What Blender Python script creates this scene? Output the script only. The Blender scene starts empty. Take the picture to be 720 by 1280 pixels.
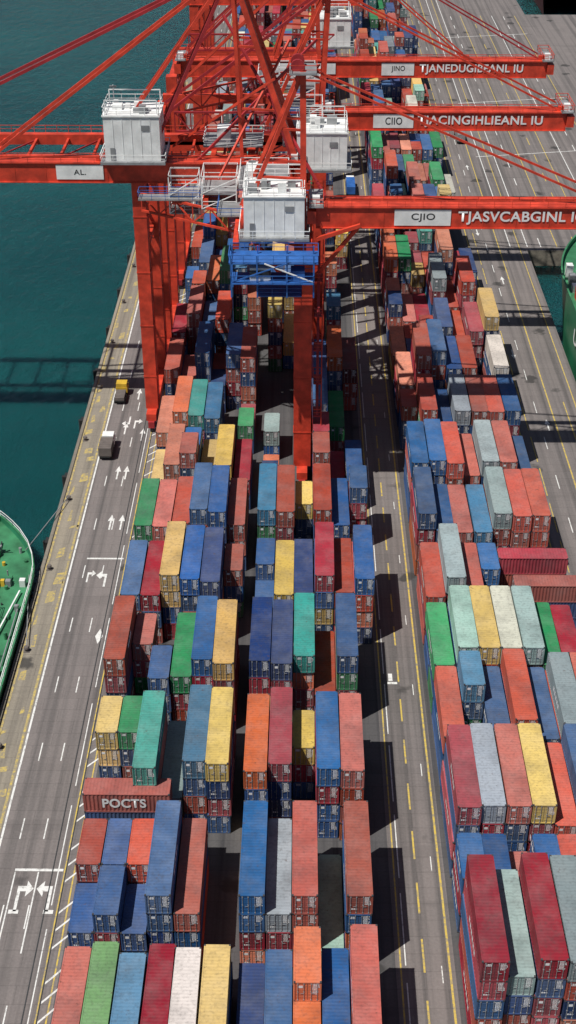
import bpy, math, random
from mathutils import Vector
random.seed(11)
sc=bpy.context.scene
# ---------------- mesh builder ----------------
class MB:
    def __init__(s): s.v=[];s.f=[];s.m=[]
    def poly(s,pts,m=0):
        n=len(s.v); s.v+= [tuple(p) for p in pts]; s.f.append(tuple(range(n,n+len(pts)))); s.m.append(m)
    def box(s,x0,x1,y0,y1,z0,z1,m=0):
        n=len(s.v)
        s.v+=[(x0,y0,z0),(x1,y0,z0),(x1,y1,z0),(x0,y1,z0),(x0,y0,z1),(x1,y0,z1),(x1,y1,z1),(x0,y1,z1)]
        for f in ((0,3,2,1),(4,5,6,7),(0,1,5,4),(1,2,6,5),(2,3,7,6),(3,0,4,7)):
            s.f.append(tuple(n+i for i in f)); s.m.append(m)
    def beam(s,p,q,w,h=None,m=0):
        h=h or w
        p=Vector(p);q=Vector(q);d=(q-p).normalized()
        up=Vector((0,0,1)) if abs(d.z)<.95 else Vector((0,1,0))
        a=d.cross(up).normalized();b=a.cross(d)
        a=a*w/2;b=b*h/2;n=len(s.v)
        for c in (p,q): s.v+=[tuple(c-a-b),tuple(c+a-b),tuple(c+a+b),tuple(c-a+b)]
        for f in ((0,1,2,3),(7,6,5,4),(0,4,5,1),(1,5,6,2),(2,6,7,3),(3,7,4,0)):
            s.f.append(tuple(n+i for i in f)); s.m.append(m)
    def cyl(s,p,q,r,m=0,n=10,r2=None):
        r2=r if r2 is None else r2
        p=Vector(p);q=Vector(q);d=(q-p).normalized()
        up=Vector((0,0,1)) if abs(d.z)<.95 else Vector((0,1,0))
        a=d.cross(up).normalized();b=a.cross(d);k=len(s.v)
        for c,rr in ((p,r),(q,r2)):
            for i in range(n):
                t=2*math.pi*i/n; s.v.append(tuple(c+a*rr*math.cos(t)+b*rr*math.sin(t)))
        for i in range(n):
            j=(i+1)%n; s.f.append((k+i,k+j,k+n+j,k+n+i)); s.m.append(m)
        s.f.append(tuple(k+n-1-i for i in range(n))); s.m.append(m)
        s.f.append(tuple(k+n+i for i in range(n))); s.m.append(m)
    def rail(s,p,q,h=1.1,m=0,t=.08,sp=1.8):
        p=Vector(p);q=Vector(q);L=(q-p).length;n=max(1,int(L/sp));u=Vector((0,0,h))
        s.beam(p+u,q+u,t,t,m); s.beam(p+u*.5,q+u*.5,t*.7,t*.7,m)
        for i in range(n+1):
            c=p.lerp(q,i/n); s.beam(c,c+u,t*.8,t*.8,m)
    def railbox(s,x0,x1,y0,y1,z,m=0,h=1.1):
        s.rail((x0,y0,z),(x1,y0,z),h,m);s.rail((x1,y0,z),(x1,y1,z),h,m)
        s.rail((x1,y1,z),(x0,y1,z),h,m);s.rail((x0,y1,z),(x0,y0,z),h,m)
    def truss(s,p,q,dep,n,m=0,t=.25):
        p=Vector(p);q=Vector(q);u=Vector((0,0,dep))
        s.beam(p,q,t,t,m);s.beam(p+u,q+u,t,t,m)
        for i in range(n):
            a=p.lerp(q,i/n);b=p.lerp(q,(i+1)/n)
            s.beam(a,b+u,t*.6,t*.6,m) if i%2 else s.beam(a+u,b,t*.6,t*.6,m)
            s.beam(a,a+u,t*.6,t*.6,m)
    def mesh(s,name,mats):
        me=bpy.data.meshes.new(name); me.from_pydata(s.v,[],s.f)
        for x in mats: me.materials.append(x)
        me.polygons.foreach_set('material_index',s.m); me.update(); return me
    def obj(s,name,mats,parent=None):
        o=bpy.data.objects.new(name,s.mesh(name,mats)); sc.collection.objects.link(o)
        if parent: o.parent=parent
        return o
def empty(name):
    e=bpy.data.objects.new(name,None); sc.collection.objects.link(e); return e
# ---------------- materials ----------------
def newmat(name):
    m=bpy.data.materials.new(name); m.use_nodes=True
    nt=m.node_tree; b=nt.nodes['Principled BSDF']; return m,nt,b
def noise(nt,scale,detail=4,vec=None,rough=.55):
    n=nt.nodes.new('ShaderNodeTexNoise'); n.inputs['Scale'].default_value=scale
    n.inputs['Detail'].default_value=detail; n.inputs['Roughness'].default_value=rough
    if vec is not None: nt.links.new(vec,n.inputs['Vector'])
    return n.outputs['Fac']
def ramp(nt,fac,a,b,ca=(0,0,0,1),cb=(1,1,1,1)):
    r=nt.nodes.new('ShaderNodeValToRGB'); r.color_ramp.elements[0].position=a; r.color_ramp.elements[1].position=b
    r.color_ramp.elements[0].color=ca; r.color_ramp.elements[1].color=cb
    nt.links.new(fac,r.inputs[0]); return r.outputs[0]
def mix(nt,fac,a,b,mode='MIX'):
    m=nt.nodes.new('ShaderNodeMix'); m.data_type='RGBA'; m.blend_type=mode
    for i,x in ((0,fac),(6,a),(7,b)):
        if hasattr(x,'links'): nt.links.new(x,m.inputs[i])
        elif i==0: m.inputs[0].default_value=x
        else: m.inputs[i].default_value=(x[0],x[1],x[2],1)
    return m.outputs[2]
def geo(nt,scale=(1,1,1)):
    g=nt.nodes.new('ShaderNodeNewGeometry'); mp=nt.nodes.new('ShaderNodeMapping')
    mp.inputs['Scale'].default_value=scale; nt.links.new(g.outputs['Position'],mp.inputs['Vector']); return mp.outputs[0]
def simple(name,col,rough=.6,metal=0,var=.3,scale=.8):
    m,nt,b=newmat(name); v=geo(nt)
    f=ramp(nt,noise(nt,scale,5,v),.35,.7)
    c=mix(nt,f,[x*(1-var) for x in col],[min(1,x*(1+var*.25)) for x in col])
    nt.links.new(c,b.inputs['Base Color']); b.inputs['Roughness'].default_value=rough; b.inputs['Metallic'].default_value=metal
    return m
M_red=simple('crane_red_paint',(.66,.058,.026),.55,0,.42,.6)
M_dred=simple('crane_dark_red_paint',(.38,.025,.03),.55,0,.35,.6)
M_white=simple('white_paint',(.80,.81,.80),.5,0,.2,.6)
M_blue=simple('blue_platform_paint',(.03,.13,.42),.5)
M_grey=simple('galvanised_steel',(.33,.34,.35),.5,.3)
M_dark=simple('dark_steel',(.04,.042,.045),.6)
M_glass=simple('window_glass',(.02,.03,.04),.1)
M_rubber=simple('rubber',(.02,.02,.02),.8)
M_green=simple('ship_green_deck',(.045,.22,.10),.6,0,.45,.35)
M_hull=simple('ship_green_hull',(.02,.16,.08),.45,0,.3,.2)
M_maroon=simple('ship_maroon_hull',(.10,.02,.02),.5)
M_yel=simple('yellow_machine_paint',(.65,.42,.04),.5)
M_canvas=simple('grey_brown_canvas',(.14,.12,.11),.8)
# container paint
def cpaint():
    m,nt,b=newmat('container_paint')
    oi=nt.nodes.new('ShaderNodeObjectInfo')
    tc=nt.nodes.new('ShaderNodeTexCoord'); 
    add=nt.nodes.new('ShaderNodeVectorMath'); add.operation='ADD'
    sc_=nt.nodes.new('ShaderNodeVectorMath'); sc_.operation='SCALE'; sc_.inputs['Scale'].default_value=60
    cmb=nt.nodes.new('ShaderNodeCombineXYZ')
    for i in range(3): nt.links.new(oi.outputs['Random'],cmb.inputs[i])
    nt.links.new(cmb.outputs[0],sc_.inputs[0])
    nt.links.new(tc.outputs['Object'],add.inputs[0]); nt.links.new(sc_.outputs[0],add.inputs[1])
    v=add.outputs[0]
    mp=nt.nodes.new('ShaderNodeMapping'); mp.inputs['Scale'].default_value=(3,3,.25); nt.links.new(v,mp.inputs['Vector'])
    hsv=nt.nodes.new('ShaderNodeHueSaturation')
    mr=nt.nodes.new('ShaderNodeMapRange'); mr.inputs[3].default_value=.68; mr.inputs[4].default_value=1.15
    mr2=nt.nodes.new('ShaderNodeMath'); mr2.operation='MULTIPLY_ADD'; mr2.inputs[1].default_value=.22; mr2.inputs[2].default_value=.82
    nt.links.new(oi.outputs['Random'],mr.inputs[0]); nt.links.new(mr.outputs[0],hsv.inputs['Value'])
    fr=nt.nodes.new('ShaderNodeMath'); fr.operation='MULTIPLY'; fr.inputs[1].default_value=17.3; nt.links.new(oi.outputs['Random'],fr.inputs[0])
    fr2=nt.nodes.new('ShaderNodeMath'); fr2.operation='FRACT'; nt.links.new(fr.outputs[0],fr2.inputs[0]); nt.links.new(fr2.outputs[0],mr2.inputs[0]); nt.links.new(mr2.outputs[0],hsv.inputs['Saturation'])
    nt.links.new(oi.outputs['Color'],hsv.inputs['Color'])
    f1=ramp(nt,noise(nt,.4,6,v,.65),.42,.80,(0,0,0,1),(.2,.2,.2,1))
    c=mix(nt,f1,hsv.outputs[0],(.36,.35,.34))
    f4=ramp(nt,noise(nt,.22,4,v,.6),.45,.7,(0,0,0,1),(.38,.38,.38,1))
    c=mix(nt,f4,c,(.025,.025,.03))
    f2=ramp(nt,noise(nt,1.8,6,v,.7),.62,.70,(0,0,0,1),(.6,.6,.6,1))
    c=mix(nt,f2,c,(.09,.05,.035))
    f3=ramp(nt,noise(nt,1.0,3,mp.outputs[0]),.48,.75,(0,0,0,1),(.35,.35,.35,1))
    c=mix(nt,f3,c,(.05,.045,.045))
    nt.links.new(c,b.inputs['Base Color']); b.inputs['Roughness'].default_value=.7
    b.inputs['Specular IOR Level'].default_value=.25
    return m
M_cp=cpaint()
M_rod=simple('lock_rod_steel',(.36,.37,.38),.5,.2)
M_mark=simple('white_stencil_marks',(.80,.80,.80),.6,0,.1)
M_cast=simple('corner_casting',(.05,.05,.055),.7)
# ground materials
def ground_mat(name,base,dark,warm):
    m,nt,b=newmat(name); v=geo(nt)
    big=ramp(nt,noise(nt,.035,5,v),.3,.7)
    c=mix(nt,big,base,warm)
    st=ramp(nt,noise(nt,1.0,4,geo(nt,(.85,.012,1))),.44,.66,(0,0,0,1),(.8,.8,.8,1))
    c=mix(nt,st,c,dark)
    fine=ramp(nt,noise(nt,3.5,6,v,.7),.25,.8,(.75,.75,.75,1),(1.12,1.12,1.12,1))
    c=mix(nt,1,c,fine,'MULTIPLY')
    st2=ramp(nt,noise(nt,1.0,2,geo(nt,(.03,.22,1))),.62,.66,(0,0,0,1),(.3,.3,.3,1))
    c=mix(nt,st2,c,[x*.6 for x in base])
    br2=nt.nodes.new('ShaderNodeTexBrick'); br2.inputs['Scale'].default_value=.05; br2.inputs['Mortar Size'].default_value=0
    br2.inputs['Bias'].default_value=-.75
    br2.inputs['Color1'].default_value=(1,1,1,1);br2.inputs['Color2'].default_value=(.62,.62,.63,1);br2.inputs['Mortar'].default_value=(1,1,1,1)
    nt.links.new(geo(nt,(3.1,1.3,1)),br2.inputs['Vector']); c=mix(nt,.7,c,br2.outputs[0],'MULTIPLY')
    vo=nt.nodes.new('ShaderNodeTexVoronoi'); vo.inputs['Scale'].default_value=.13
    nd=nt.nodes.new('ShaderNodeTexNoise'); nd.inputs['Scale'].default_value=.7; nt.links.new(v,nd.inputs['Vector'])
    ad=nt.nodes.new('ShaderNodeVectorMath'); ad.operation='MULTIPLY_ADD'; ad.inputs[1].default_value=(3,3,0)
    nt.links.new(nd.outputs['Color'],ad.inputs[0]); nt.links.new(v,ad.inputs[2]); nt.links.new(ad.outputs[0],vo.inputs['Vector'])
    bl=ramp(nt,vo.outputs['Distance'],.12,.19,(.85,.85,.85,1),(0,0,0,1))
    c=mix(nt,bl,c,(.035,.033,.032))
    br=nt.nodes.new('ShaderNodeTexBrick'); br.inputs['Scale'].default_value=.12; br.inputs['Mortar Size'].default_value=.006
    br.inputs['Color1'].default_value=(1,1,1,1);br.inputs['Color2'].default_value=(.94,.94,.94,1);br.inputs['Mortar'].default_value=(.8,.8,.8,1)
    nt.links.new(v,br.inputs['Vector']); c=mix(nt,1,c,br.outputs[0],'MULTIPLY')
    nt.links.new(c,b.inputs['Base Color']); b.inputs['Roughness'].default_value=.9
    return m
M_asph=ground_mat('asphalt',(.178,.158,.153),(.085,.078,.077),(.215,.188,.180))
M_apron=ground_mat('apron_concrete',(.25,.225,.185),(.13,.115,.10),(.31,.27,.21))
M_yard=ground_mat('yard_concrete',(.075,.073,.078),(.035,.035,.04),(.10,.095,.095))
def paintmat(name,col,lo,hi,under=(.18,.165,.155)):
    m,nt,b=newmat(name); v=geo(nt)
    f=ramp(nt,noise(nt,1.6,6,v,.75),lo,hi)
    nt.links.new(mix(nt,f,under,col),b.inputs['Base Color']); b.inputs['Roughness'].default_value=.8; return m
M_wline=paintmat('white_road_paint',(.66,.66,.64),.30,.50)
M_yline=paintmat('yellow_road_paint',(.55,.40,.07),.33,.55)
M_yworn=paintmat('worn_yellow_paint',(.50,.38,.10),.40,.60,(.22,.195,.16))
# ---------------- water (deep, scattering) ----------------
m,nt,b=newmat('water'); v=geo(nt)
f=ramp(nt,noise(nt,.012,4,v),.3,.7)
nt.links.new(mix(nt,f,(.003,.040,.043),(.007,.070,.070)),b.inputs['Base Color'])
b.inputs['Roughness'].default_value=.14; b.inputs['IOR'].default_value=1.33
b.inputs['Subsurface Weight'].default_value=1.0; b.inputs['Subsurface Scale'].default_value=14; b.inputs['Subsurface Radius'].default_value=(1,1,1)
bp=nt.nodes.new('ShaderNodeBump'); bp.inputs['Strength'].default_value=.8; bp.inputs['Distance'].default_value=.6
n1=noise(nt,.35,6,geo(nt,(1,.55,1)),.62); nt.links.new(n1,bp.inputs['Height']); nt.links.new(bp.outputs[0],b.inputs['Normal'])
M_water=m
w=MB(); w.poly([(-4000,-3000,-3.5),(4000,-3000,-3.5),(4000,6000,-3.5),(-4000,6000,-3.5)]); w.obj('water',[M_water])
# ---------------- quay ground ----------------
QX=-36.2
xs=[QX,48.3,78.0,900.0]; ys=[-400,203,268,486,2500]
absent={(1,1),(2,1),(2,3)}
g=MB()
def cell(i,j): return 0<=i<3 and 0<=j<4 and (i,j) not in absent
for i in range(3):
    for j in range(4):
        if not cell(i,j): continue
        x0,x1,y0,y1=xs[i],xs[i+1],ys[j],ys[j+1]
        g.poly([(x0,y0,0),(x1,y0,0),(x1,y1,0),(x0,y1,0)])
        if not cell(i-1,j): g.poly([(x0,y0,-6),(x0,y0,0),(x0,y1,0),(x0,y1,-6)],1)
        if not cell(i+1,j): g.poly([(x1,y0,-6),(x1,y1,-6),(x1,y1,0),(x1,y0,0)],1)
        if not cell(i,j-1): g.poly([(x0,y0,-6),(x1,y0,-6),(x1,y0,0),(x0,y0,0)],1)
        if not cell(i,j+1): g.poly([(x0,y1,-6),(x0,y1,0),(x1,y1,0),(x1,y1,-6)],1)
g.obj('ground',[M_asph,M_apron])
a=MB(); a.poly([(QX+.4,-300,.004),(-32.4,-300,.004),(-32.4,1500,.004),(QX+.4,1500,.004)])
a.obj('quay_apron_pavement',[M_apron])
a=MB(); a.poly([(-23.2,-300,.004),(9.6,-300,.004),(9.6,1500,.004),(-23.2,1500,.004)])
a.poly([(15.4,-300,.004),(35.2,-300,.004),(35.2,1500,.004),(15.4,1500,.004)])
a.obj('container_yard_pavement',[M_yard])
k=MB(); k.box(QX-.15,QX+.35,-300,1500,-.6,.16,0)
k.obj('quay_kerb',[M_apron])
for i in range(26):
    y=60+i*18
    bo=MB(); bo.cyl((QX+1.1,y,.004),(QX+1.1,y,.5),.24,0,10); bo.cyl((QX+1.1,y,.5),(QX+1.1,y,.72),.38,0,10,.3)
    bo.box(QX+.7,QX+1.5,y-.4,y+.4,.004,.06,0); bo.obj('mooring_bollard',[M_canvas])
    fe=MB(); fe.box(QX-.75,QX-.16,y+7,y+8.4,-3,-.3,0); fe.cyl((QX-.9,y+7.7,-3),(QX-.9,y+7.7,-.5),.3,0,8); fe.obj('quay_fender',[M_rubber])
# ---------------- road markings ----------------
Z=.010
mk=MB()
def line(x,w,m,y0=40,y1=620,dash=None,gap=0):
    if dash is None: mk.poly([(x-w/2,y0,Z),(x+w/2,y0,Z),(x+w/2,y1,Z),(x-w/2,y1,Z)],m); return
    y=y0
    while y<y1:
        mk.poly([(x-w/2,y,Z),(x+w/2,y,Z),(x+w/2,y+dash,Z),(x-w/2,y+dash,Z)],m); y+=dash+gap
line(-32.2,.24,0); line(-30.2,.14,0,40,620,3,9); line(-27.6,.14,0,40,620,3,9); line(-24.6,.2,1); line(-23.6,.16,1)
line(-25.3,.12,0,40,620,14,3)
line(10.1,.16,1);line(10.6,.12,0,40,620,9,2); line(12.4,.2,1,40,620,4,3.2); line(14.1,.1,0,40,620,2,12); line(14.9,.22,1)
line(36.0,.22,1); line(37.6,.16,1,40,620,8,2); line(39.8,.14,0,40,620,4,8); line(42.4,.22,1,40,620); line(44.9,.18,1,40,200)
line(46.8,.18,1,40,620)
for x,mm,d in ((48.6,0,None),(51.5,0,5),(55,1,None),(59,1,6),(62,1,None),(66,0,None),(70,0,5),(74,1,None)):
    line(x,.2,mm,270,484 if x>50 else 600,d,8)
line(44.9,.2,0,270,600)
for y in (290,330,377,420,452):
    mk.poly([(44,y,Z+.004),(75,y+6,Z+.004),(75,y+6.3,Z+.004),(44,y+.3,Z+.004)],0)
y=60
while y<420:
    if (int(y/28)%3)!=1:
        for q in range(3):
            p0=Vector((-24.4,y+q*2.2,Z+.004)); p1=Vector((-23.0,y+q*2.2+1.6,Z+.004))
            mk.poly([p0,p0+Vector((0,.3,0)),p1+Vector((0,.3,0)),p1],0)
    y+=8.5
y=50
rr=random.Random(4)
while y<560:
    L=rr.uniform(.8,3.2)
    x0=rr.uniform(-35.6,-33.9); x1=x0+rr.uniform(.5,1.4)
    mk.poly([(x0,y,Z),(x1,y+rr.uniform(0,.8),Z),(x1-rr.uniform(0,.3),y+L,Z),(x0+rr.uniform(0,.3),y+L-.3,Z)],2)
    y+=L+rr.uniform(.4,5)
line(-32.7,.3,2); line(-35.6,.3,2)
def slab(pts,x,y,m,sx=1,sy=1): 
    P=[(x+a*sx,y+b*sy,Z+.006) for a,b in pts]
    if sx*sy<0: P=P[::-1]
    mk.poly(P,m)
def arrow(x,y,s=1,flip=1):
    slab([(-.13,0),(.13,0),(.13,2.4),(-.13,2.4)],x,y,0,s,s*flip); slab([(-.5,2.4),(.5,2.4),(0,4.2)],x,y,0,s,s*flip)
def turn(x,y,side=1,s=1,flip=1):
    slab([(-.16,0),(.16,0),(.16,2.6),(-.16,3.3)],x,y,0,side*s,s*flip)
    slab([(.16,2.6),(.75,2.6),(.75,3.3),(-.16,3.3)],x,y,0,side*s,s*flip)
    slab([(.75,1.9),(1.5,2.95),(.75,4.0)],x,y,0,side*s,s*flip)
def box_lines(x0,x1,y):
    mk.poly([(x0,y,Z+.004),(x1,y,Z+.004),(x1,y+.35,Z+.004),(x0,y+.35,Z+.004)],0)
turn(-29.0,90.2,1,1.0); turn(-25.7,90.2,-1,1.0)
slab([(-.13,-.3),(.9,-.3),(.9,.2),(-.13,.2)],-25.9,90.2,0); slab([(-.9,-.3),(.13,-.3),(.13,.2),(-.9,.2)],-28.7,90.2,0)
box_lines(-29.9,-24.8,95.5); mk.poly([(-29.9,84,Z+.004),(-29.75,84,Z+.004),(-29.75,95.4,Z+.004),(-29.9,95.4,Z+.004)],0)
mk.poly([(-27.45,85,Z+.004),(-27.3,85,Z+.004),(-27.3,95.4,Z+.004),(-27.45,95.4,Z+.004)],0)
turn(-27.0,146,-1,.9); turn(-29.5,147,1,.7); box_lines(-30.2,-25,152.5)
slab([(0,0),(.5,1.6),(0,3.2),(-.5,1.6)],-26.2,133.5,0)
for x,y in ((-28,160),(-26.4,160),(-28.6,174),(-27.3,174),(-26,186),(-29,188),(-28,200),(-27,230),(-29,260),(-27,300)): arrow(x,y,.95)
turn(-27.6,190,1,.8); turn(-28.6,194,-1,.8,-1)
slab([(-.6,0),(.6,0),(.6,.4),(-.6,.4)],11.6,126,0); slab([(-.25,.6),(.25,.6),(.25,2),(-.25,2)],11.4,126,0)
for y in (110,190,250,320): arrow(41,y,.9); arrow(38.7,y+30,.9,-1)
mk.obj('road_markings',[M_wline,M_yline,M_yworn])
r=MB()
for x in (-25.9,-24.5): r.box(x-.06,x+.06,-100,900,.0,.03)
r.obj('crane_rail',[M_dark])
# ---------------- containers ----------------
CM=[M_cp,M_rod,M_mark,M_cast]
def container_mesh(L,var,side_marks=False):
    R=random.Random(var*7+int(L)); c=MB(); W=1.219; H=2.591
    for x0,x1 in ((-W,-W+.13),(W-.13,W)):
        for y0,y1 in ((0,.13),(L-.13,L)): c.box(x0,x1,y0,y1,.12,H-.12)
        c.box(x0,x0+.13 if x0<0 else x1,.13,L-.13,0,.16); c.box(x0,x1,.13,L-.13,H-.09,H)
        for y0,y1 in ((-.012,.17),(L-.17,L+.012)):
            xa,xb=(x0-.012,x0+.16) if x0<0 else (x1-.16,x1+.012)
            c.box(xa,xb,y0,y1,0,.13,3); c.box(xa,xb,y0,y1,H-.125,H+.012,3)
    for y0,y1 in ((0,.13),(L-.13,L)):
        c.box(-W+.13,W-.13,y0,y1,0,.14); c.box(-W+.13,W-.13,y0,y1,H-.13,H-.005)
    n=int((L-.26)/.42); st=(L-.26)/n
    for sgn in (-1,1):
        pts=[]
        for i in range(n):
            y=.13+i*st
            pts+=[(y,.02),(y+st*.3,.02),(y+st*.5,.075),(y+st*.8,.075)]
        pts.append((L-.13,.02))
        for a,b in zip(pts,pts[1:]):
            p=[(sgn*(W-a[1]),a[0],.15),(sgn*(W-b[1]),b[0],.15),(sgn*(W-b[1]),b[0],H-.09),(sgn*(W-a[1]),a[0],H-.09)]
            c.poly(p if sgn>0 else p[::-1])
    n=int((L-.26)/.36); st=(L-.26)/n; pts=[]
    for i in range(n):
        y=.13+i*st; pts+=[(y,.012),(y+st*.35,.012),(y+st*.5,.028),(y+st*.85,.028)]
    pts.append((L-.13,.012))
    for a,b in zip(pts,pts[1:]):
        c.poly([(-W+.13,a[0],H-a[1]),(W-.13,a[0],H-a[1]),(W-.13,b[0],H-b[1]),(-W+.13,b[0],H-b[1])])
    c.poly([(W-.13,L-.04,.14),(-W+.13,L-.04,.14),(-W+.13,L-.04,H-.13),(W-.13,L-.04,H-.13)])
    c.poly([(-W,0.1,.05),(-W,L-.1,.05),(W,L-.1,.05),(W,.1,.05)])
    for s_ in (-1,1):
        xa,xb=sorted((s_*.02,s_*(W-.13))); c.box(xa,xb,.05,.09,.14,H-.13)
        for zz in (.55,1.0,1.6,2.1): c.box(xa+.06,xb-.06,.035,.05,zz-.03,zz+.03)
        for xr_ in (.32,.86):
            x=s_*xr_; c.cyl((x,.01,.08),(x,.01,H-.06),.026,1,6)
            for zz in (.2,1.25,2.35): c.box(x-.06,x+.06,-.01,.05,zz-.05,zz+.05,1)
        c.box(min(s_*.3,s_*.62),max(s_*.3,s_*.62),-.02,.0,1.05,1.10,1)
    c.box(-.02,.02,.06,.08,.14,H-.13,3)
    for row in range(R.randint(5,8)):
        z=2.32-row*.19; x=.42+R.random()*.05
        while x<.46+.38+R.random()*.2:
            wd=R.uniform(.05,.13); c.box(x,min(x+wd,1.06),.028,.034,z-.06,z+.06,2); x+=wd+.035
    if var%3==0:
        c.box(-.78,-.42,.028,.034,1.8,2.1,2)
    if var%3==1:
        for i in range(4): c.box(-.85+i*.15,-.75+i*.15,.028,.034,1.98,2.3,2)
    if var%2==0:
        for i in range(3): c.box(-.78+i*.2,-.64+i*.2,.028,.034,.62,.8,2)
    if side_marks:
        for sgn in (-1,1):
            y=L*.3
            for i in range(R.randint(4,7)):
                xx=sgn*(W-.012); c.box(min(xx,xx+sgn*.004),max(xx,xx+sgn*.004),y,y+.5,1.2,1.75,2); y+=.75
            for i in range(6):
                xx=sgn*(W-.012); c.box(min(xx,xx+sgn*.004),max(xx,xx+sgn*.004),L-.6-i*.16,L-.5-i*.16,2.15,2.3,2)
    return c.mesh('shipping_container_mesh',CM)
me40=[container_mesh(12.19,i,i%2==0) for i in range(6)]
me20=[container_mesh(6.06,i,i%2==0) for i in range(4)]
me30=container_mesh(9.1,3,False)
COL={'b':(.022,.095,.27),'n':(.015,.048,.17),'r':(.44,.075,.045),'c':(.37,.025,.045),'y':(.65,.44,.12),'g':(.02,.25,.085),
 'l':(.16,.38,.12),'t':(.05,.33,.28),'s':(.27,.33,.35),'w':(.66,.62,.54),'k':(.04,.17,.31),'o':(.56,.13,.045),'m':(.27,.44,.38),'d':(.22,.035,.03)}
def put(x,y,z,col,L=12.19,rot=0):
    me=me40[random.randrange(6)] if L>10 else (me30 if L>8 else me20[random.randrange(4)])
    o=bpy.data.objects.new('shipping_container',me); sc.collection.objects.link(o)
    o.location=(x,y,z); 
    o.rotation_euler=(0,0,rot+random.gauss(0,.0035))
    v=COL[col]; j=random.uniform(.85,1.12); o.color=(v[0]*j,v[1]*j*random.uniform(.9,1.1),v[2]*j,1); return o
def rc(lower=False):
    if lower: return random.choice('bbbbbbbbnnrrrrrcccccbgoy')
    return random.choice('bbbbbbbnnnrrrrrrrrrrdcccooooyyyygggtskwm')
LEGS=[]
def blocked(x,y0,y1):
    return any(abs(x-lx)<2.6 and y0-1.3<ly<y1+1.3 for lx,ly in LEGS)
def stack(x,y,top,n,L=12.19):
    if blocked(x,y,y+L): return
    for t in range(n):
        c=top if t==n-1 else rc(True)
        jx=random.gauss(0,.04)
        if L>10 and t<n-1 and random.random()<.12:
            put(x+jx,y,.02+t*2.6,rc(True),6.06); put(x+jx,y+6.12,.02+t*2.6,rc(True),6.06)
        else: put(x+jx,y+random.gauss(0,.04),.02+t*2.6,c,L)
def token(x,y,s_):
    if s_=='.': return
    n=int(s_[1]); 
    if s_[2:]=='h': stack(x,y+6,s_[0],n,6.06)
    elif s_[2:]=='q': stack(x,y,s_[0],n,6.06)
    elif s_[2:]=='u':
        stack(x,y,rc(True),n-1); put(x,y+6.05,.02+(n-1)*2.6,s_[0],6.06)
    else: stack(x,y,s_[0],n)
LX=[-21.5+2.55*i for i in range(6)]; MX=[-4.6+2.55*i for i in range(6)]; RX=[17.2+2.55*i for i in range(7)]
LEGS+=[(0.2,174),(0.2,192),(0.2,207),(3,218),(3,233),(3,250),(3,265),(3,309),(3,324),(3,345),(3,360)]
left_rows=[
 (67.8,1.3,'r3 l3 k3 c3 w3 y3','n2 b3 o4u b3 r4 .'),
 (83.6,.7,'. . . b4 r3 .','b4 s3 r4 m1 r4 .'),
 (100.8,.2,'y3h g3h t4 s2 k4 y4','o4 c4 y3h b4 r4 .'),
 (118.2,0,'r4 r3h b3q g3 b4 y4','n4 n4 t4 r2 b4 .'),
 (134.0,0,'b3 c3 y4 b4 n4 r3h','b3u y3 n3 c4 r3 b4'),
 (150.0,0,'g3 r3 r3 b4 b4 r3','k4 r4 y3h r4 b3 b4h')]
for y,off,l,mrow in left_rows:
    for xs_,row in ((LX,l),(MX,mrow)):
        for i,s_ in enumerate(row.split()):
            if y==100.8 and xs_ is LX and i<2: token(xs_[i]+off,y+1.7,s_); continue
            jj=0 if y in (83.6,) else random.uniform(-1.0,.6)
            token(xs_[i]+(off if xs_ is LX else off*.3),y+jj,s_)
for i,(c,n) in enumerate((('r',3),('b',3),('r',3))):
    x=LX[i]+.7
    stack(x,83.4,'b',n-1 if i!=1 else n,6.06); stack(x,89.6,c,n,6.06)
for t,c in enumerate('nbr'):
    o=put(-22.6,100.2,.02+t*2.6,c,9.1,-math.pi/2); o.rotation_euler=(0,0,-math.pi/2)
    top=o
y=165.5
while y<560:
    for xs_ in (LX,MX):
        base=random.choice((3,3,4,4))
        for i,x in enumerate(xs_):
            if xs_ is MX and i==5 and random.random()<.75: continue
            if random.random()<.08: continue
            n=max(1,min(5,base+random.choice((-2,-1,-1,0,0,0,1,1))))
            jy=random.uniform(-1.5,1.5)
            if random.random()<.25:
                stack(x,y+jy,rc(),n,6.06)
                if random.random()<.75: stack(x,y+jy+6.15,rc(),max(1,n-random.choice((0,1,1))),6.06)
            else: stack(x,y+jy,rc(),n)
    y+=15.2
right_rows=[(74.6,'c5 s4 c5 s5 w4 r4 b4'),(95.2,'c4 s4 r4 y4 r3 b4 b4'),(107.9,'r3 k4h b3 r4 b3 s4 r4'),
 (120.4,'g3 m4 y4 w4 m4 g3 c3'),(134.4,'r3 s4 r3 b3h . . .'),(149.0,'b4 b3 r3 k3 s4 r4 r4'),(162.8,'b4 b4 r4 r3 s4 r4 b3'),(177.4,'r3h r4 b3 s4 r4 r4 b4')]
for y,row in right_rows:
    for i,s_ in enumerate(row.split()): token(RX[i],y+random.uniform(-.7,.5)*(1 if y>125 else .5),s_)
for i,s_ in enumerate('b3 b3 r2 b3 r3 k3 b3'.split()): stack(RX[i],88.0,s_[0],int(s_[1]),6.06)
for t,c in enumerate('bnr'): put(27.5,137.4,.02+t*2.6,c,9.1,-math.pi/2)
for t,c in enumerate('brc'): put(26.2,143.5,.02+t*2.6,c,9.1,-math.pi/2)
y=192
while y<560:
    base=random.choice((3,4,4,5))
    for i,x in enumerate(RX):
        if i==6 and random.random()<.6: continue
        if random.random()<.08: continue
        n=max(1,min(6,base+random.choice((-2,-1,-1,0,0,1))))
        jy=random.uniform(-1.2,1.2)
        if random.random()<.2:
            stack(x,y+jy,rc(),n,6.06); stack(x,y+jy+6.15,rc(),max(1,n-random.choice((0,1))),6.06)
        else: stack(x,y+jy,rc(),n)
    y+=15.0
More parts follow.
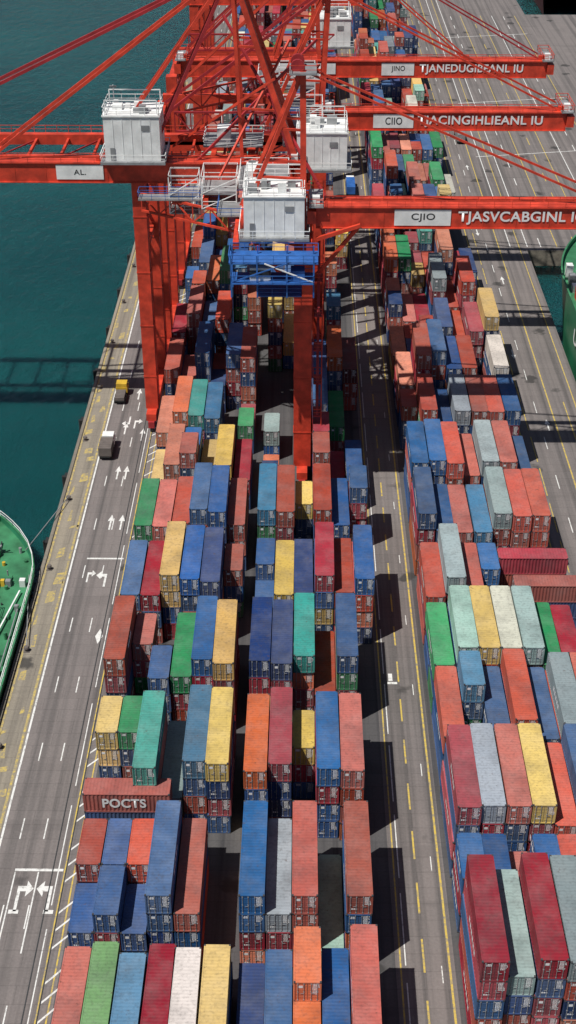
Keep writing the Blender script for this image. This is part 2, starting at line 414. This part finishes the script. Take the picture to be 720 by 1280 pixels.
# ---------------- lettering ----------------
def letters(s,x0,x1,zc,h,mat,parent,pos_fn,name='lettering',bold=.012):
    cu=bpy.data.curves.new('t','FONT'); cu.body=s; cu.align_x='LEFT'; cu.offset=bold; cu.space_character=1.06
    ob=bpy.data.objects.new('t',cu); sc.collection.objects.link(ob); bpy.context.view_layer.update()
    me=bpy.data.meshes.new_from_object(ob); bpy.data.objects.remove(ob)
    X=[v.co.x for v in me.vertices];Y=[v.co.y for v in me.vertices]
    ax,bx,ay,by=min(X),max(X),min(Y),max(Y)
    for v in me.vertices:
        u=(v.co.x-ax)/(bx-ax); w_=(v.co.y-ay)/(by-ay); v.co=pos_fn(x0+u*(x1-x0),zc-h/2+w_*h)
    me.materials.clear(); me.materials.append(mat); me.update()
    o=bpy.data.objects.new(name,me); sc.collection.objects.link(o); o.parent=parent; return o
letters('POCTS',2.0,6.6,1.35,1.3,M_mark,top,lambda a,z:(1.235,a,z),bold=.03)
# ---------------- cranes ----------------
CR=[M_red,M_dred,M_white,M_blue,M_grey,M_glass,M_dark]
def house(par,x0,x1,y0,y1,z0,z1):
    h=MB()
    h.box(x0,x1,y0,y1,z0,z1,2)
    n=int((x1-x0)/1.2)
    for i in range(1,n):
        x=x0+(x1-x0)*i/n; h.box(x-.04,x+.04,y0-.05,y0-.002,z0+.3,z1-.2,2)
    for i in range(1,int((y1-y0)/1.2)):
        y=y0+i*1.2
        for xx in (x0-.05,x1+.002): h.box(xx,xx+.048,y-.04,y+.04,z0+.3,z1-.2,2)
    h.box(x0-.15,x1+.15,y0-.15,y1+.15,z1,z1+.18,2)
    h.box(x0-.7,x1+.7,y0-.9,y1+.7,z0-.35,z0-.003,4); h.railbox(x0-.7,x1+.7,y0-.9,y1+.7,z0,2)
    h.box(x0+.8,x0+1.5,y0-.08,y0-.055,z0+.05,z0+1.9,4); h.box(x1-2.6,x1-1.4,y0-.08,y0-.055,z1-2.0,z1-1.2,4)
    h.railbox(x0,x1,y0,y1,z1+.18,2,1.2)
    R=random.Random(int(y0*3))
    for i in range(7):
        a=R.uniform(x0+.5,x1-2);b_=R.uniform(y0+.5,y1-2); 
        h.box(a,a+R.uniform(.6,1.6),b_,b_+R.uniform(.6,1.4),z1+.18,z1+R.uniform(.6,1.6),R.choice((2,4,4)))
    h.cyl((x0+1,y1-1,z1),(x0+1,y1-1,z1+3),.07,2,6); h.box(x0+.5,x0+1.5,y1-1.1,y1-.9,z1+2.6,z1+2.9,4)
    for xx in (x0+.3,x1-.3):
        for yy in (y0+.6,y1-.6): h.beam((xx,yy,z1),(xx,yy,z1+2.2),.14,.14,2)
    h.beam((x0+.3,y0+.6,z1+2.2),(x1-.3,y0+.6,z1+2.2),.14,.14,2);h.beam((x0+.3,y1-.6,z1+2.2),(x1-.3,y1-.6,z1+2.2),.14,.14,2)
    h.obj('machinery_house',CR,par)
def platform(mb,x0,x1,y0,y1,z,rm=2,dm=4):
    mb.box(x0,x1,y0,y1,z-.15,z,dm); mb.railbox(x0,x1,y0,y1,z,rm)
def cage(mb,x0,x1,y0,y1,z0,z1,m=2,lv=3):
    for x in (x0,x1):
        for y in (y0,y1): mb.beam((x,y,z0),(x,y,z1),.16,.16,m)
    for i in range(lv):
        z=z0+(z1-z0)*i/(lv-1)
        platform(mb,x0,x1,y0,y1,z,m,4) if i<lv-1 else mb.railbox(x0,x1,y0,y1,z-.0,m,.3)
    for i in range(lv-1):
        za=z0+(z1-z0)*i/(lv-1);zb=z0+(z1-z0)*(i+1)/(lv-1)
        mb.beam((x0,y0,za),(x1,y0,zb),.12,.12,m)
def crane(y0,xl=-24.5,xr=.2,bl=-10,br=43,zb=43,apex=(0,61),dep=15,left_legs=True,stL=(),stR=(),legtop=None,st=.3,lw=1.0):
    P=empty('ship_to_shore_crane'); y1=y0+dep; lt=legtop or zb-1.6
    L=MB()
    legs=[(xr,y0),(xr,y1)]+([(xl,y0),(xl,y1)] if left_legs else [])
    for x,y in legs:
        L.box(x-lw,x+lw,y-1.0,y+1.0,3.2,lt,0)
        for z in range(9,int(lt),9): L.box(x-lw-.06,x+lw+.06,y-1.06,y+1.06,z,z+.2,0)
        for s_ in (-.3,.3): L.beam((x+lw+.2,y+s_,4),(x+lw+.2,y+s_,lt-1),.06,.06,0)
        for z in range(5,int(lt)-1): L.beam((x+lw+.2,y-.3,z),(x+lw+.2,y+.3,z),.04,.04,0)
    for x in ([xr]+([xl] if left_legs else [])):
        L.box(x-.8,x+.8,y0-3,y1+3,2.0,3.2,0)
        for yy in (y0-2,y0+2,y1-2,y1+2):
            L.box(x-.5,x+.5,yy-1.5,yy+1.5,.9,2.0,1)
            for q in (-.9,.9): L.cyl((x-.25,yy+q,.5),(x+.25,yy+q,.5),.48,6,12)
        L.beam((x,y0,lt-1.2),(x,y1,lt-1.2),1.2,1.8,0)
        L.beam((x,y0,lt-12),(x,y1,lt-2),.4,.4,1); L.beam((x,y1,lt-12),(x,y0,lt-2),.4,.4,1)
        L.beam((x,y0,lt-12.5),(x,y1,lt-12.5),.7,.9,0)
    L.obj('legs',CR,P)
    B=MB()
    B.box(bl,br,y0-.9,y0+.9,zb-1.5,zb+1.3,0)
    B.box(bl,br,y0-1.15,y0+1.15,zb+1.3,zb+1.45,0); B.box(bl,br,y0-1.15,y0+1.15,zb-1.62,zb-1.5,0)
    B.box(bl,br,y0+4.6,y0+5.4,zb-1.0,zb+.6,0)
    n=int((br-bl)/4.5)
    for i in range(n+1):
        x=bl+(br-bl-.4)*i/n+.2
        B.beam((x,y0+1.2,zb+.2),(x,y0+4.6,zb+.2),.3,.5,0)
        if i<n: B.beam((x,y0+1.2,zb+.3),(x+(br-bl)/n,y0+4.6,zb+.3),.15,.15,1)
        B.box(x-.06,x+.06,y0-.94,y0-.9,zb-1.45,zb+1.25,0)
    B.box(bl,br,y0+1.2,y0+2.2,zb+.62,zb+.7,4)
    B.rail((bl,y0+2.2,zb+.7),(br,y0+2.2,zb+.7),1.1,0); B.rail((bl,y0-1.1,zb+1.45),(br,y0-1.1,zb+1.45),.9,0,.07,2.4)
    for e,s_ in ((bl,-1),(br,1)):
        B.box(min(e,e+s_*1.2),max(e,e+s_*1.2),y0-1.4,y0+5.6,zb-.9,zb+.9,0)
        platform(B,e-1,e+1,y0-1.6,y0+5.6,zb+1.6,0,4)
        B.box(e-.5,e+.5,y0-.5,y0+.5,zb+1.6,zb+2.6,2)
    B.obj('boom',CR,P)
    A=MB(); ax,az=apex
    for y,yt in ((y0,y0+1),(y0+dep*.6,y0+4)):
        A.beam((xr,y,lt),(ax,yt,az),.8,.8,0)
        A.beam((xr-9,y,lt+.5),(ax,yt,az),.5,.5,0)
        if left_legs: A.beam((xl+1,y,zb),(ax,yt,az),.45,.45,1)
        for k in (.35,.65):
            p=Vector((xr,y,lt)).lerp(Vector((ax,yt,az)),k); q=Vector((xr-9,y,lt+.5)).lerp(Vector((ax,yt,az)),k); A.beam(p,q,.3,.3,0)
    for k in (.3,.6,1):
        p=Vector((xr,y0,lt)).lerp(Vector((ax,y0+1,az)),k);q=Vector((xr,y0+dep*.6,lt)).lerp(Vector((ax,y0+4,az)),k); A.beam(p,q,.4,.4,0)
        if k<1:
            q2=Vector((xr,y0+dep*.6,lt)).lerp(Vector((ax,y0+4,az)),k+.3); A.beam(p,q2,.22,.22,0)
    platform(A,ax-1.8,ax+1.8,y0-.6,y0+5,az,0,4)
    for yy in (y0+.8,y0+3.6): A.cyl((ax-.7,yy,az+.6),(ax-.7,yy+.5,az+.6),.9,1,14)
    A.beam((xl if left_legs else xr-10,y1,zb-1),(xr,y1,zb-1),1.2,1.5,0)
    A.obj('a_frame',CR,P)
    S=MB()
    for i,x in enumerate(list(stL)+list(stR)):
        for yy in (y0,y0+5):
            S.beam((ax,yy*.5+(y0+2.5)*.5,az),(x,yy,zb+1.3),st,st,0 if i%2==0 else 1)
        S.box(x-.6,x+.6,y0-.3,y0+.3,zb+1.4,zb+2.2,0)
    if S.v: S.obj('stays',CR,P)
    return P
def boomtext(P,y0,zb,panel,ptxt,tx,txt):
    q=MB(); q.box(panel[0],panel[1],y0-1.0,y0-.985,zb-1.2,zb+1.05,0); q.obj('name_panel',[M_white],P)
    letters(ptxt,panel[0]+(panel[1]-panel[0])*.3,panel[0]+(panel[1]-panel[0])*.72,zb-.05,1.2,M_dark,P,lambda a,z:(a,y0-1.02,z))
    letters(txt,tx[0],tx[1],zb-.08,1.9,M_mark,P,lambda a,z:(a,y0-1.0,z),bold=.022)
PA=crane(192,bl=-75,br=-1.2,apex=(-10,71),stL=(-47,-68,-30),stR=(-1.5,),st=.42)
q=MB(); q.box(-36.5,-29.5,190.97,190.99,41.9,44.1); q.obj('name_panel',[M_white],PA)
letters('AL.',-33.9,-32.1,43,.8,M_dark,PA,lambda a,z:(a,190.95,z))
house(PA,-28.8,-20.7,189.6,196.4,45.2,51.6)
house(PA,-.8,6.6,193,200,43.0,48.2)
g2=MB(); g2.box(-75,-1,206.4,207.6,42.2,43.8,0)
for i in range(14):
    x=-72+i*5; g2.beam((x,197.4,43),(x,206.4,43),.35,.45,0)
    if i%2: g2.beam((x,197.4,43),(x+5,206.4,43),.18,.18,1)
g2.rail((-75,207.6,43.8),(-1,207.6,43.8),1.1,0)
g2.obj('rear_girder',CR,PA)
pl=MB()
cage(pl,-19.5,-15.2,187,190.6,38.2,43.6,2,3)
cage(pl,-14.5,-9.5,184,190,40,44.5,2,3)
cage(pl,-3,3,200.5,206,44,50,2,3)
platform(pl,-15,-6,197,204,45,2); platform(pl,-12,2,178.5,186,41,3); platform(pl,-9,-2,180,190,44.5,2)
platform(pl,-24,-12,186,188.5,40.6,3)
pl.box(-8,-6,182,186,44.5,46.3,2); pl.box(-13,-11,199,202,45,47,2)
pl.truss((-24,190,37.5),(0,176,37.5),2.6,9,0,.3)
pl.truss((-20,206,44.5),(0,206,44.5),3,8,1,.3)
pl.beam((-8,174,41.3),(-8,207,41.3),1.1,1.4,0); pl.beam((-14,184,41),(-14,207,41),.8,1,0)
pl.beam((-20,200,44),(-4,186,58),.35,.35,0);pl.beam((-16,192,44),(2,200,60),.35,.35,1);pl.beam((-12,186,44),(-2,200,60),.3,.3,0)
pl.beam((4,186,40),(-12,206,62),.35,.35,1)
pl.obj('service_platforms',CR,PA)
PB=crane(174,bl=1.9,br=43,apex=(0,62),left_legs=False,stR=(42,),legtop=40.2,st=.28,lw=1.3)
boomtext(PB,174,43,(12.6,20.3),'CJIO',(21.3,38.6),'TJASVCABGINL IC')
house(PB,-7.9,.3,171,178.6,40.9,46.4)
pb=MB()
platform(pb,-9.8,2.2,165.5,170,39.3,3,3); platform(pb,-9.5,1.6,165,169,36.6,3,3); platform(pb,-6,0,166,170,34.4,3,3)
for x in (-9.5,-6,-2,1.6):
    for y in (165.5,169): pb.beam((x,y,34.4),(x,y,40.4),.2,.2,3)
pb.beam((-9.5,165.4,36.6),(-2,165.4,39.3),.15,.15,3);pb.beam((1.6,165.4,36.6),(-5,165.4,39.3),.15,.15,2)
pb.box(-7,-4.2,166,168.4,36.6,38.4,2); pb.box(-7.02,-4.18,165.9,165.98,37.2,38.1,5); pb.box(-1.5,.4,166,168,36.6,38.0,3)
pb.beam((-9,170,40),(-9,186,40),.8,1,0); pb.beam((1,170,39.8),(1,175,39.8),.8,1,0); pb.beam((-6,170,39.6),(-6,175,39.6),.6,.8,1)
for (a1,b1) in (((2,172.5,40),(8,172.5,42)),((3,174,40),(3,189,36)),((-8,176,40),(.2,174,30)),((8,174,41.5),(1.2,174,33))): pb.beam(a1,b1,.5,.5,0)
for i in range(5):
    z=12+i*5.4; platform(pb,1.8,3.0,173,176,z,0,1); pb.beam((2.4,173.2,z),(2.4,175.8,z+5.4),.4,.12,1)
pb.beam((3.0,173,8),(3.0,173,39),.12,.12,0); pb.beam((3.0,176,8),(3.0,176,39),.12,.12,0)
pb.obj('service_platforms',CR,PB)
PC=crane(218,xr=3,bl=4.2,br=43.3,apex=(4,63),stR=(42.5,),st=.28)
boomtext(PC,218,43,(11.6,18.2),'CIIO',(18.9,39.4),'TJACINGIHLIEANL IU')
PD=crane(250,xr=3,bl=-22.6,br=45,apex=(2,67),stR=(44,30),stL=(-22,),st=.24)
boomtext(PD,250,43,(14.5,20.5),'JINO',(21.5,40.6),'TJANEDUGIBEANL IU')
q=MB(); q.box(-5,6,248.97,248.99,42,44); q.obj('name_panel',[M_white],PD)
house(PD,2.3,9.2,265.5,272.5,43,48)
pd=MB(); cage(pd,-4,2,225,230,43,49,2,3); platform(pd,-8,3,236,244,44,2); pd.truss((-20,222,43),(3,240,43),3,8,0,.3); pd.truss((-22,262,43),(6,262,43),3,8,1,.3)
pd.beam((-24,234,42),(0,222,66),.45,.45,0); pd.beam((-18,234,42),(4,230,64),.4,.4,1)
pd.obj('service_platforms',CR,PD)
PE=crane(309,xr=3,bl=-26,br=12,apex=(0,70),stR=(11,),stL=(-25,))
PF=crane(345,xr=3,bl=-26,br=12,apex=(0,70),stR=(11,),stL=(-25,))
# ---------------- ships ----------------
def ship(name,cx,ys_,yb,hb,zd,zw,mh,md,extra,bow_len=24,taper=.82):
    P=empty(name); h=MB(); n=40; secs=[]
    for i in range(n+1):
        y=ys_+(yb-ys_)*(1-(1-i/n)**1.6); d=(yb-y)/bow_len
        wd=hb*(1 if d>=1 else max(.02,(1-(1-d)**2.3)))
        d2=(yb-2.5-y)/(bow_len*1.15); ww=hb*taper*(1 if d2>=1 else max(.01,1-(1-max(d2,0))**1.8))
        secs.append((y,wd,ww))
    for (y0,w0,u0),(y1,w1,u1) in zip(secs,secs[1:]):
        for s_ in (-1,1):
            p=[(cx+s_*u0,y0-0,zw-2),(cx+s_*u1,y1,zw-2),(cx+s_*w1,y1,zd+1.0),(cx+s_*w0,y0,zd+1.0)]
            h.poly(p if s_>0 else p[::-1],0)
            h.beam((cx+s_*(w0-.1),y0,zd+1.02),(cx+s_*(w1-.1),y1,zd+1.02),.3,.12,1)
            p=[(cx+s_*max(w0-.2,0),y0,zd),(cx+s_*max(w1-.2,0),y1,zd),(cx+s_*max(w1-.2,0),y1,zd+1),(cx+s_*max(w0-.2,0),y0,zd+1)]
            h.poly(p[::-1] if s_>0 else p,0)
        h.poly([(cx-w0+.15,y0,zd),(cx+w0-.15,y0,zd),(cx+max(w1-.15,0.01),y1,zd),(cx-max(w1-.15,0.01),y1,zd)],1)
    h.obj('hull',[mh,md],P); d=MB(); extra(d); d.obj('deck_fittings',[M_green,M_white,M_grey,M_dark,M_red,M_yel,M_blue],P); return P
SX=-44.3
def deckL(d):
    cx=SX; z=.2
    for y0,y1 in ((84,98),(101,115),(118,130)):
        d.box(cx-5.5,cx+5.5,y0,y1,z,z+1.1,0)
        for i in range(8): d.box(cx-5.6,cx+5.6,y0+.6+i*(y1-y0-1.4)/7,y0+.8+i*(y1-y0-1.4)/7,z+1.1,z+1.25,1 if i%4==0 else 0)
        d.railbox(cx-6,cx+6,y0-.4,y1+.4,z,1)
    R=random.Random(9)
    for i in range(130):
        x=cx+R.uniform(-7,7); y=R.uniform(84,154) if i<70 else R.uniform(131,154); 
        if abs(x-cx)<6 and y<130.5: x=cx+6.6*(1 if x>cx else -1)
        s_=R.uniform(.15,.5); k=R.choice((0,0,0,2,1,5,3))
        if R.random()<.5: d.cyl((x,y,z),(x,y,z+R.uniform(.3,1.3)),s_*.6,k,8)
        else: d.box(x-s_,x+s_,y-s_,y+s_,z,z+R.uniform(.3,1.1),k)
    d.cyl((cx,152,z),(cx,152,z+7),.16,1,8); d.beam((cx-1.2,152,z+5.5),(cx+1.2,152,z+5.5),.12,.12,1); d.cyl((cx-1.5,157,z),(cx-1.5,157,z+1),.5,0,12)
    for s_ in (-1,1):
        d.cyl((cx+s_*2-.8,146,z+.7),(cx+s_*2+.8,146,z+.7),.75,0,14); d.box(cx+s_*2-1.1,cx+s_*2+1.1,145,147,z,z+.3,0); d.cyl((cx+s_*2-1,146,z+.7),(cx+s_*2-.8,146,z+.7),1,2,14)
        d.beam((cx+s_*2,147,z+.3),(cx+s_*1.4,156,z+.3),.16,.16,3)
    d.box(cx-3.6,cx+3.6,134,140,z,z+1.6,0); d.railbox(cx-3.6,cx+3.6,134,140,z+1.6,1); d.box(cx-1,cx+1,136,138,z+1.6,z+2.8,1)
    d.beam((cx+4.4,131,z+.5),(cx+6.2,144,z+.5),.2,.2,1); d.beam((cx+6.6,84,z+.4),(cx+6.6,141,z+.4),.14,.14,2)
    def wid(y,hb=7.8,yb=162,bl=18):
        dd=(yb-y)/bl; return hb*(1 if dd>=1 else max(.02,1-(1-dd)**2.3))-.15
    ys2=[84,100,120,140,144,148,151,154,157,159,160.5,161.6]
    for a1,b1 in zip(ys2,ys2[1:]):
        for s_ in (-1,1): d.rail((cx+s_*wid(a1),a1,z+1),(cx+s_*wid(b1),b1,z+1),1.0,1)
    # mooring lines to quay bollards
    for a1,b1 in (((cx+5.5,153,1.2),(QX+1.1,168,.6)),((cx+7,147,1.2),(QX+1.1,132,.6))): d.beam(a1,b1,.1,.1,2)
ship('cargo_ship',SX,20,162,7.8,.2,-3.5,M_hull,M_green,deckL,18,.9)
def deckR(d):
    cx=60.6;z=8
    d.box(cx-8,cx+8,215,238,z,z+2.2,1); d.box(cx-6,cx+6,219,236,z+2.2,z+5,1); d.railbox(cx-8,cx+8,215,238,z+2.2,1)
    d.cyl((cx,250,z),(cx,250,z+9),.3,1,8); d.box(cx-4,cx+4,241,246,z,z+1.8,4); d.cyl((cx-5,244,z),(cx-5,244,z+2.2),.8,1,12); d.cyl((cx-6.5,238.5,z),(cx-6.5,238.5,z+2.5),.6,4,12)
    for y in (206,210): d.box(cx-9,cx-6,y,y+2.5,z,z+2,0)
    for i in range(9): d.box(cx-10.4,cx-9.2,206+i*3.6,207.6+i*3.6,z,z+1.3+(i%3)*.5,(1,4,1,2)[i%4])
PR=ship('container_ship',60.6,204.5,262,11.6,8,-3.5,M_hull,M_green,deckR,34,.97)
letters('UN',209,216,5,2.6,M_mark,PR,lambda a,z:(48.80+(a-209)*.012,425-a,z))
def deckF(d): d.box(92,104,530,560,3,9,1)
ship('bulk_ship',100,500,590,14,3,-3.5,M_maroon,M_dark,deckF,30,.9)
# ---------------- vehicles ----------------
def truck(x,y,cabm,boxm,L=7.5,name='box_truck',hb=2.6,hw=1.0):
    t=MB()
    t.box(x-.8,x+.8,y,y+L+2.2,.55,.8,2)
    t.box(x-hw,x+hw,y,y+L,.85,hb,1); 
    for i in range(1,6): t.box(x-hw-.03,x+hw+.03,y+i*L/6-.05,y+i*L/6+.05,.9,hb+.03,1)
    yc=y+L+.3
    t.box(x-.98,x+.98,yc,yc+2.0,.6,1.6,0); t.box(x-.9,x+.9,yc+.05,yc+1.65,1.6,2.3,0)
    t.box(x-.82,x+.82,yc+1.66,yc+1.7,1.65,2.2,3); t.box(x-.925,x-.91,yc+.4,yc+1.4,1.7,2.2,3); t.box(x+.91,x+.925,yc+.4,yc+1.4,1.7,2.2,3)
    t.box(x-1.0,x+1.0,yc+2.0,yc+2.15,.5,.8,2)
    for yy in (y+.9,y+2.0,yc+1.1):
        for s_ in (-1,1): t.cyl((x+s_*.65,yy,.5),(x+s_*1.0,yy,.5),.5,2,14)
    t.obj(name,[cabm,boxm,M_rubber,M_glass])
truck(-31.0,179.5,M_white,M_canvas,3.6,'box_truck',2.3)
truck(-30.9,198,M_yel,M_canvas,3.0,'terminal_tractor',1.4,.8)
truck(-29,262,M_white,M_canvas,5)
truck(-31,330,M_yel,M_grey,5)
truck(11.4,300,M_white,M_blue,7)
truck(41.2,340,M_red,M_grey,7)
# ---------------- light ----------------
d=Vector((.40,.32,-1)).normalized()
sun=bpy.data.lights.new('sun','SUN'); sun.energy=4.9; sun.angle=math.radians(.5); sun.color=(1,.965,.90)
so=bpy.data.objects.new('sun',sun); so.rotation_euler=d.to_track_quat('-Z','Y').to_euler(); sc.collection.objects.link(so)
W=bpy.data.worlds.new('World'); sc.world=W; W.use_nodes=True; nt=W.node_tree
sk=nt.nodes.new('ShaderNodeTexSky'); sk.sky_type='NISHITA'; sk.sun_disc=False
sk.sun_elevation=math.asin(-d.z); sk.sun_rotation=math.atan2(-d.x,-d.y)%(2*math.pi)
nt.links.new(sk.outputs[0],nt.nodes['Background'].inputs[0]); nt.nodes['Background'].inputs[1].default_value=.052
sc.view_settings.view_transform='Standard'; sc.view_settings.look='None'; sc.view_settings.exposure=0
# ---------------- camera ----------------
cam=bpy.data.cameras.new('camera'); cam.sensor_fit='VERTICAL'; cam.sensor_height=36; cam.lens=1650/1280*36; cam.clip_end=9000; cam.clip_start=1
co=bpy.data.objects.new('camera',cam); co.location=(0,0,108); co.rotation_euler=(math.radians(56.8),0,math.radians(.64)); sc.collection.objects.link(co)
sc.camera=co
